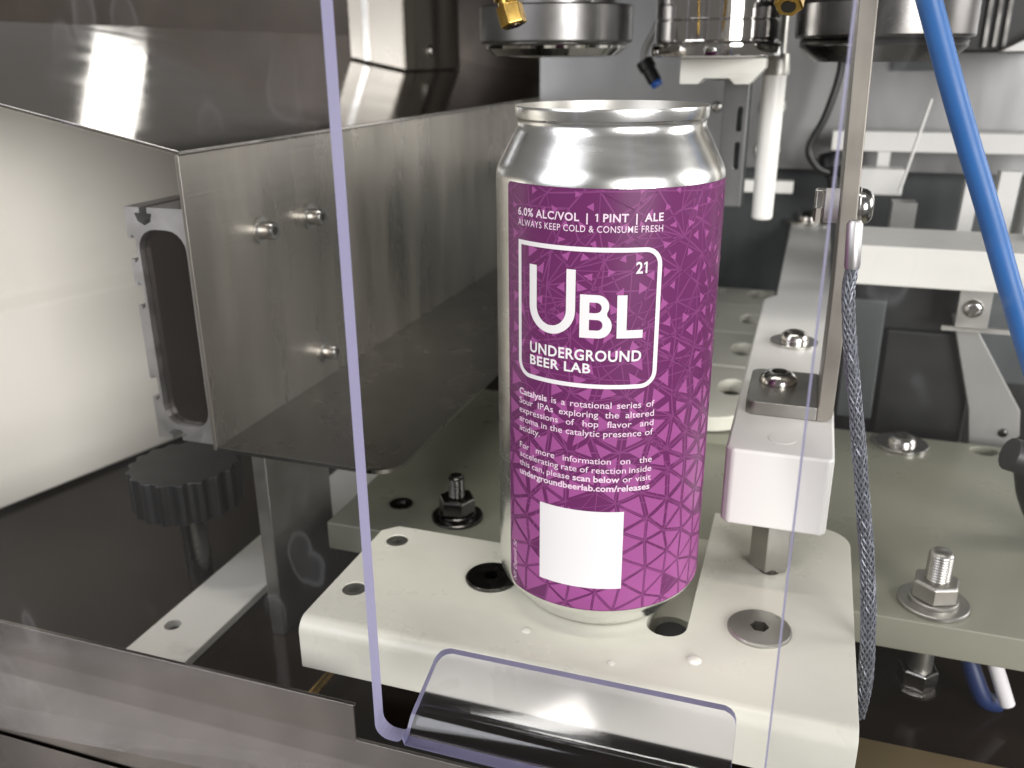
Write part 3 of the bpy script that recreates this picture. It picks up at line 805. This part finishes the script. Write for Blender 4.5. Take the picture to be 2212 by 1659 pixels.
# ================================================================== CONVEYOR behind the can
cv = thing('conveyor', 'pale plastic slat conveyor with oval holes running back beside the rail', 'conveyor', (0, 400, -12))
for k in range(9):
    y0 = 186 + k*72; y1 = y0 + 70.6
    sl = [(-40, y0), (37.5, y0), (37.5, y1), (-40, y1)]
    if k == 0: sl = [(-40, y0-14), (10, y0-14)] + arc(14, y0+9.5, 23.5, -90, 0, 8)[1:] + [(37.5, y1), (-40, y1)]
    build('slat', prism(sl, -12, -4, 'z', holes=[oval(25.5, y0+36, 7.5, 13, 20), oval(-6, y0+36, 7.5, 13, 20)]), 'belt_plastic', cv, bevel=0.7)
build('bed', box(-44, 38, 172, 840, -24, -13), 'base_plastic', cv)

# ================================================================== BARS, BLOCKS AND POSTS at the back right
sb = thing('cross_slab', 'worn white plastic slab across the machine right of the rail', 'slab', (140, 220, 62))
build('slab', prism([(80, 64.5), (260, 64.5), (260, 84), (80, 84)], 198, 252, 'y'), 'uhmw_worn', sb, bevel=1.0)
button_screw(sb, (168.0, 236, 84), (0, 0, 1), 7.0, 5.0, washer=9)
tag(build('white_beam', box(66, 300, 396, 412, 109.5, 122.4), 'uhmw_bright', origin=(180, 400, 110), bevel=0.8), 'long white beam across the back wall beyond the blue tube', 'beam')
tag(build('white_beam', box(-70, 44, 396, 406, 79.5, 88.0), 'uhmw_bright', origin=(0, 400, 80), bevel=0.8), 'thin white beam low on the back wall right behind the can', 'beam')
wb = thing('white_block', 'small white block hanging on a stem under the back beam', 'block', (97, 388, 84))
build('block', box(80, 112.5, 376, 394, 83.5, 100.5), 'uhmw_bright', wb, bevel=1.2)
build('stem', box(96, 104, 398, 404, 95, 109.3), 'uhmw_bright', wb, bevel=0.4)
build('arm', box(97, 103, 390, 404, 95.5, 99), 'uhmw_bright', wb)
def post(x, y, z0, z1, wd, dx, lab):
    bm = bmesh.new()
    prism([(x, z0), (x+wd, z0), (x+wd+dx, z1), (x+dx, z1)], y, y+wd, 'y', bm=bm)
    tag(build('white_post', bm, 'uhmw_bright', origin=(x, y, z0), bevel=0.5), lab, 'post', 'posts behind the slab')
post(140.5, 330, 40, 100, 8.0, 2.0, 'slim white post just left of the blue tube behind the slab')
post(158.0, 330, 40, 106, 11, 2.0, 'slim white post just right of the blue tube behind the slab')
post(176.0, 330, 40, 106, 30, 2.0, 'broad white post at the right edge behind the slab')
tag(build('blue_block', box(104, 118, 330, 345, 68, 86), 'grey_enamel', origin=(110, 337, 68), bevel=0.5), 'small grey block behind the slab beside the dome bolt', 'block')
# dark motor and light bracket under the slab
mo = thing('drive_motor', 'black motor housing in the dark space under the white slab', 'motor', (115, 255, -20))
build('body', box(84, 148, 236, 330, -58, 60), 'black_plastic', mo, bevel=3)
build('end_plate', box(82, 100, 228, 235.7, -17, 50), 'wall_dark', mo, bevel=1)
build('cover', box(102, 146, 231, 235.8, -40, 34), 'black_plastic', mo, bevel=1.5)
sh = thing('motor_bracket', 'pale grey chamfered metal bracket at right under the slab', 'bracket', (160, 226, -25))
build('plate', prism([(131, 46), (138, 48), (170, -2), (172, -16), (160, -30), (150, -30), (146, -4)], 224, 229, 'y'), 'grey_enamel', sh, bevel=0.8)
button_screw(sh, (164, 224, -15), (0, -1, 0), 2.4, 1.6, mat='bolt_black')
hg = thing('hanger_plate', 'small steel hanger with a round bolt head under the white slab', 'hanger', (138, 215, 45))
build('plate', box(131, 146, 214, 218, 42, 64.3), 'steel_dull', hg, bevel=0.5)
button_screw(hg, (138.2, 214, 52.5), (0, -1, 0), 4.6, 3.4)
build('rail', box(126, 210, 219, 221, 39, 41.4), 'steel_dull', hg)
tag(build('rubber_sleeve', tube(spline([(139, 96, 26), (147, 98, 22), (152, 102, 8), (160, 110, -6), (172, 120, -14)]), 6.5, 14), 'black_rubber', origin=(150, 100, -14), smooth=40),
    'black rubber sleeve at the right edge above the base plate', 'sleeve')

# ================================================================== SEAMING HEADS hanging from above
def head(x, prof, mat, name, lab, extra=None):
    t = thing(name, lab, 'machine head', (x, 190, prof[0][1] if False else 168))
    build('body', lathe(prof, (x, 190, 0), n=72), mat, t, smooth=28)
    return t
h1 = head(-70.0, [(0, 170.0), (24, 170.0), (30, 170.8), (34.0, 174.0), (34.5, 175.2), (34.0, 176.0)], 'chrome', 'seaming_unit', 'round steel machine head with chrome lip above and left of the can')
build('drum', lathe([(34, 176.0), (36.6, 176.6), (37.2, 177.5), (37.2, 192.5), (36.2, 193.2), (30, 193.4), (30, 296), (0, 296)], (-70, 190, 0), n=72), 'steel_grey', h1, smooth=28)
h2 = head(7.0, [(0, 169.5), (25, 169.5), (29.4, 170.2), (29.8, 171.5), (29.8, 175.2), (28.6, 176.0), (27.6, 176.4), (28.0, 177.0), (28.0, 184.6), (27.4, 185.2), (28.0, 185.8), (28.0, 296), (0, 296)], 'chrome',
          'seaming_chuck', 'mirror polished grooved chuck hanging above the middle of the can')
h3 = head(79.0, [(0, 167.4), (28.5, 167.4), (34.4, 173.0), (35.0, 173.8), (34.6, 174.6), (35.0, 175.6), (34.2, 176.8)], 'steel_dark', 'lifter_head', 'dark round machine head with conical underside above the rail')
build('drum', lathe([(34.2, 176.8), (36.6, 177.2), (37.2, 178.2), (37.2, 191.0), (35.6, 193.4), (30, 193.6), (30, 296), (0, 296)], (79, 190, 0), n=72), 'steel_dark', h3, smooth=28)
wp = [(-6.8, 169.2), (31, 169.2), (31, 165), (24.5, 158), (18, 158), (15.5, 160.5), (4, 160.5), (1.5, 158), (-6.8, 158)]
tag(build('pusher_plate', prism(wp, 176, 196, 'y'), 'uhmw_worn', origin=(10, 190, 158), bevel=0.4), 'off white notched plate under the polished chuck', 'plate')
rd = thing('white_roller', 'white plastic roller rod hanging behind the can on its right', 'roller', (33, 230, 90))
build('rod', lathe([(0, 89), (4.6, 89), (5.4, 90), (5.9, 161), (0, 161)], (32.8, 230, 0), n=32), 'uhmw_bright', rd, smooth=30)
build('collar', lathe([(0, 161), (6.2, 161), (6.4, 163.5), (6.0, 171), (4, 171.2), (4, 296), (0, 296)], (33.5, 230, 0), n=32), 'steel_dull', rd, smooth=30)
# small bracket with slots behind the rim
sn = thing('slotted_bracket', 'grey slotted bracket strip behind the right of the can rim', 'bracket', (10, 300, 90))
build('strip', prism([(2, 84), (16, 84), (16, 160), (2, 160)], 300, 304, 'y', holes=[rrect(10.2, 13.4, 128, 142, 1.4), rrect(10.2, 13.4, 106, 122, 1.4)]), 'wall_steel', sn, bevel=0.3)
build('backing', box(1, 17, 308, 312, 84, 160), 'wall_dark', sn)
button_screw(sn, (-2, 300, 142), (0, -1, 0), 3.2, 2.4)
build('clip', box(-4, 18, 290, 303, 157, 165), 'steel_dull', sn, bevel=0.8)
build('cap', lathe([(0, 0), (3.6, 0), (3.6, 6), (0, 6)], (10, 290, 161), (0, -1, 0), 20), 'blue_plastic', sn, smooth=30)
wr = thing('wall_ring', 'upper of two pale grommet rings on the back wall beside the roller', 'ring', (18, 428, 140), 'wall rings')
build('ring', lathe([(5, 0), (8.2, 0), (8.6, 1), (8.2, 3), (5, 3)], (24, 429.8, 136), (0, -1, 0), 28, close=True), 'uhmw_worn', wr, smooth=35)
wr = thing('wall_ring', 'lower of two pale grommet rings on the back wall beside the roller', 'ring', (18, 428, 108), 'wall rings')
build('ring', lathe([(5, 0), (8.2, 0), (8.6, 1), (8.2, 3), (5, 3)], (23, 429.8, 106), (0, -1, 0), 28, close=True), 'uhmw_worn', wr, smooth=35)

# hoses and fittings
tag(build('black_hose', tube(spline([(66, 390, 180), (66, 388, 158), (60, 386, 132), (52, 386, 112), (58, 386, 100), (66, 388, 96)]), 2.6, 12, rs=None), 'black_rubber', origin=(60, 388, 96), smooth=40),
    'thin black hose curling down the back wall left of the bracket', 'hose')
tag(build('cable_gland', lathe([(0, 0), (8, 0), (10, 4), (10, 10), (5, 16), (5, 30), (0, 30)], (66, 396, 108), (0.25, -0.2, -1), 20), 'black_plastic', origin=(66, 396, 96), smooth=35), 'black cable gland at the end of the thin hose', 'gland')
def nozzle(pos, ax, lab, L=26):
    t = thing('brass_nozzle', lab, 'nozzle', pos, 'brass nozzles')
    p = Vector(pos); a = Vector(ax).normalized()
    build('nut', hexprism(p, 8.4, 7.5, axis=a, cham=0.10, a0=0.25), 'brass', t, bevel=0.3)
    build('barrel', lathe([(0, 7.5), (3.6, 7.5), (3.6, 9), (4.6, 9.4), (4.6, L), (0, L)], p, a, 24), 'brass', t, smooth=32)
    build('bore', lathe([(0, -0.25), (2.4, -0.25), (2.4, 0.4), (0, 0.4)], p, a, 20), 'bolt_black', t, smooth=30)
nozzle((-49.3, 62, 180.6), (-0.34, 0.1, 1), 'brass nozzle pointing down at the left of the polished chuck')
nozzle((43.0, 66, 185.0), (0.05, 0.9, 1), 'brass nozzle pointing at the viewer at the right of the polished chuck')
ft = thing('push_fitting', 'small black push fitting with blue collar near the back wall', 'fitting', (-44, 330, 153))
a = Vector((-0.55, 0.1, 0.85)); p = Vector((-42.5, 330, 152.5))
build('collar', lathe([(0, 0), (3.4, 0), (3.8, 1.5), (3.2, 3.5), (0, 3.5)], p, a, 20), 'blue_plastic', ft, smooth=30)
build('barrel', lathe([(0, 3.4), (4.4, 3.4), (4.4, 12), (5.4, 12.2), (5.4, 18), (0, 18)], p, a, 20), 'black_plastic', ft, smooth=30)
build('tube', tube(spline([p + a*17, p + a*22 + Vector((3, 0, 4)), p + Vector((-2, 0, 36)), p + Vector((8, 0, 60))]), 2.4, 10), 'grey_enamel', ft, smooth=40)
# upright column on the sloping top
ub = thing('column_box', 'tall square steel column standing on the sloping steel top', 'column', (-282, 477, 162))
bm = bmesh.new()
prism([(-306, 330), (-257, 330), (-257, slope(-257)+1.6), (-306, slope(-306)+1.6)], 418, 536, 'y', bm=bm)
build('column', bm, 'steel_panel', ub, bevel=2)
button_screw(ub, (-257, 468, 176), (1, 0, 0), 4.6, 3.2, mat='steel_bright')
build('strip', box(-292, -286, 416.4, 417.9, slope(-286)+4, 330), 'steel_bright', ub, bevel=0.3)
tag(build('sheet_edge_line', tube([(117, 330, 146), (107, 332, 92)], 0.9, 10), 'uhmw_bright', origin=(112, 331, 92), smooth=40), 'thin pale rod hanging in front of the white beam at the back', 'rod')  # pale rod added in place of the edge of a clear sheet
for (a, b, c, d_, lab) in ((-40, 300, 205, 0, 'thin black cable looping behind the seaming heads at left'), (52, 360, 200, 1, 'thin black cable looping behind the seaming heads at right')):
    tag(build('cable', tube(spline([(a, b, c+20), (a+6, b, c-14), (a+18, b+4, c-34), (a+34, b+6, c-22), (a+40, b, c+20)]), 1.5, 10), 'black_rubber', origin=(a, b, c-34), smooth=40), lab, 'cable', 'cables behind the heads')
# top right corner: dark block and white wedge
tb = thing('corner_block', 'dark ribbed block in the upper right corner', 'block', (150, 380, 168))
build('block', box(124, 190, 340, 395, 171, 260), 'black_plastic', tb, bevel=2)
for k in range(3): build('rib', box(140+k*5, 142+k*5, 336.8, 340.2, 174, 250), 'steel_bright', tb)
tag(build('white_wedge', prism([(148, 171.5), (185, 171.5), (185, 192)], 325, 336, 'y'), 'uhmw_bright', origin=(165, 330, 171), bevel=0.5), 'white wedge in the upper right corner by the dark block', 'wedge')
tag(build('pointed_plate', prism([(100, 160), (132, 160), (140, 166), (134, 168.5), (100, 168.5)], 424, 428, 'y'), 'wall_dark', origin=(120, 426, 160), bevel=0.3), 'grey pointed plate on the back wall under the dark machine head', 'plate')  # thin dark grey plate just in front of the back wall
tag(build('brown_rail', box(100, 260, 416, 424, 171, 175), 'wall_dark', origin=(180, 420, 171), bevel=0.5), 'thin dark rail along the top of the back wall at right', 'rail')

# ================================================================== BLUE TUBE and BRAIDED CABLE
tag(build('blue_tube', tube(spline([(73, 28, 204), (81.4, 28, 184.2), (88.7, 28, 166.2), (96.5, 28, 147.7), (104.9, 28, 128.5), (114.4, 28, 106), (121.2, 28, 90.3), (132, 27, 66)], 6), 3.3, 24), 'blue_tube', origin=(95, 25, 84), smooth=40),
    'bright blue air tube slanting down the right side', 'tube')
cp = spline([(68.5, -6, 122), (68.8, -6, 116), (68.8, -6, 108.3), (71.3, -6, 92.5), (75.1, -6, 73.5), (79.4, -6, 50.6), (83.3, -6, 29.5), (86.3, -6, 8.9), (88.2, -6, -13), (88.0, -4, -30)], 10)
bc = thing('braided_cable', 'grey braided steel cable hanging from a ferrule beside the guard edge', 'cable', (75, -8, -16))
def fat(t): return 1.15 + 0.80*min(1.0, t*1.25)
build('core', tube(cp, 2.0, 14, rs=[fat(i/(len(cp)-1)) for i in range(len(cp))]), 'braid_core', bc, smooth=60)
bm = bmesh.new()
dense = []
for a, b in zip(cp, cp[1:]):
    for k in range(6): dense.append(a.lerp(b, k/6))
def strand(phase, sgn, pitch):
    out = []; x, y, _ = frame_of(cp[1]-cp[0]); s = 0.0
    for i, p in enumerate(dense):
        t = (dense[min(i+1, len(dense)-1)] - dense[max(i-1, 0)]).normalized()
        x = (x - t*x.dot(t)).normalized(); y = t.cross(x)
        if i: s += (p - dense[i-1]).length
        ang = phase + sgn*2*math.pi*s/pitch
        rr = fat(i/len(dense)) + 0.10 + 0.12*math.sin(5*ang*sgn + phase)
        out.append(p + (x*math.cos(ang) + y*math.sin(ang))*rr)
    return out
for k in range(9):
    for sg in (1, -1): tube(strand(2*math.pi*k/9 + (0.2 if sg < 0 else 0), sg, 26), 0.30, 5, bm=bm)
br_ = build('braid', bm, 'braid_wire', bc, smooth=60); br_['kind'] = 'stuff'
ax = (cp[0]-cp[3]).normalized()
build('ferrule', lathe([(0, -7), (1.9, -7), (2.1, -6), (2.1, 5.0), (1.5, 6.0), (0, 6.0)], cp[0] + ax*1.0, ax, 20), 'aluminium', bc, smooth=35)
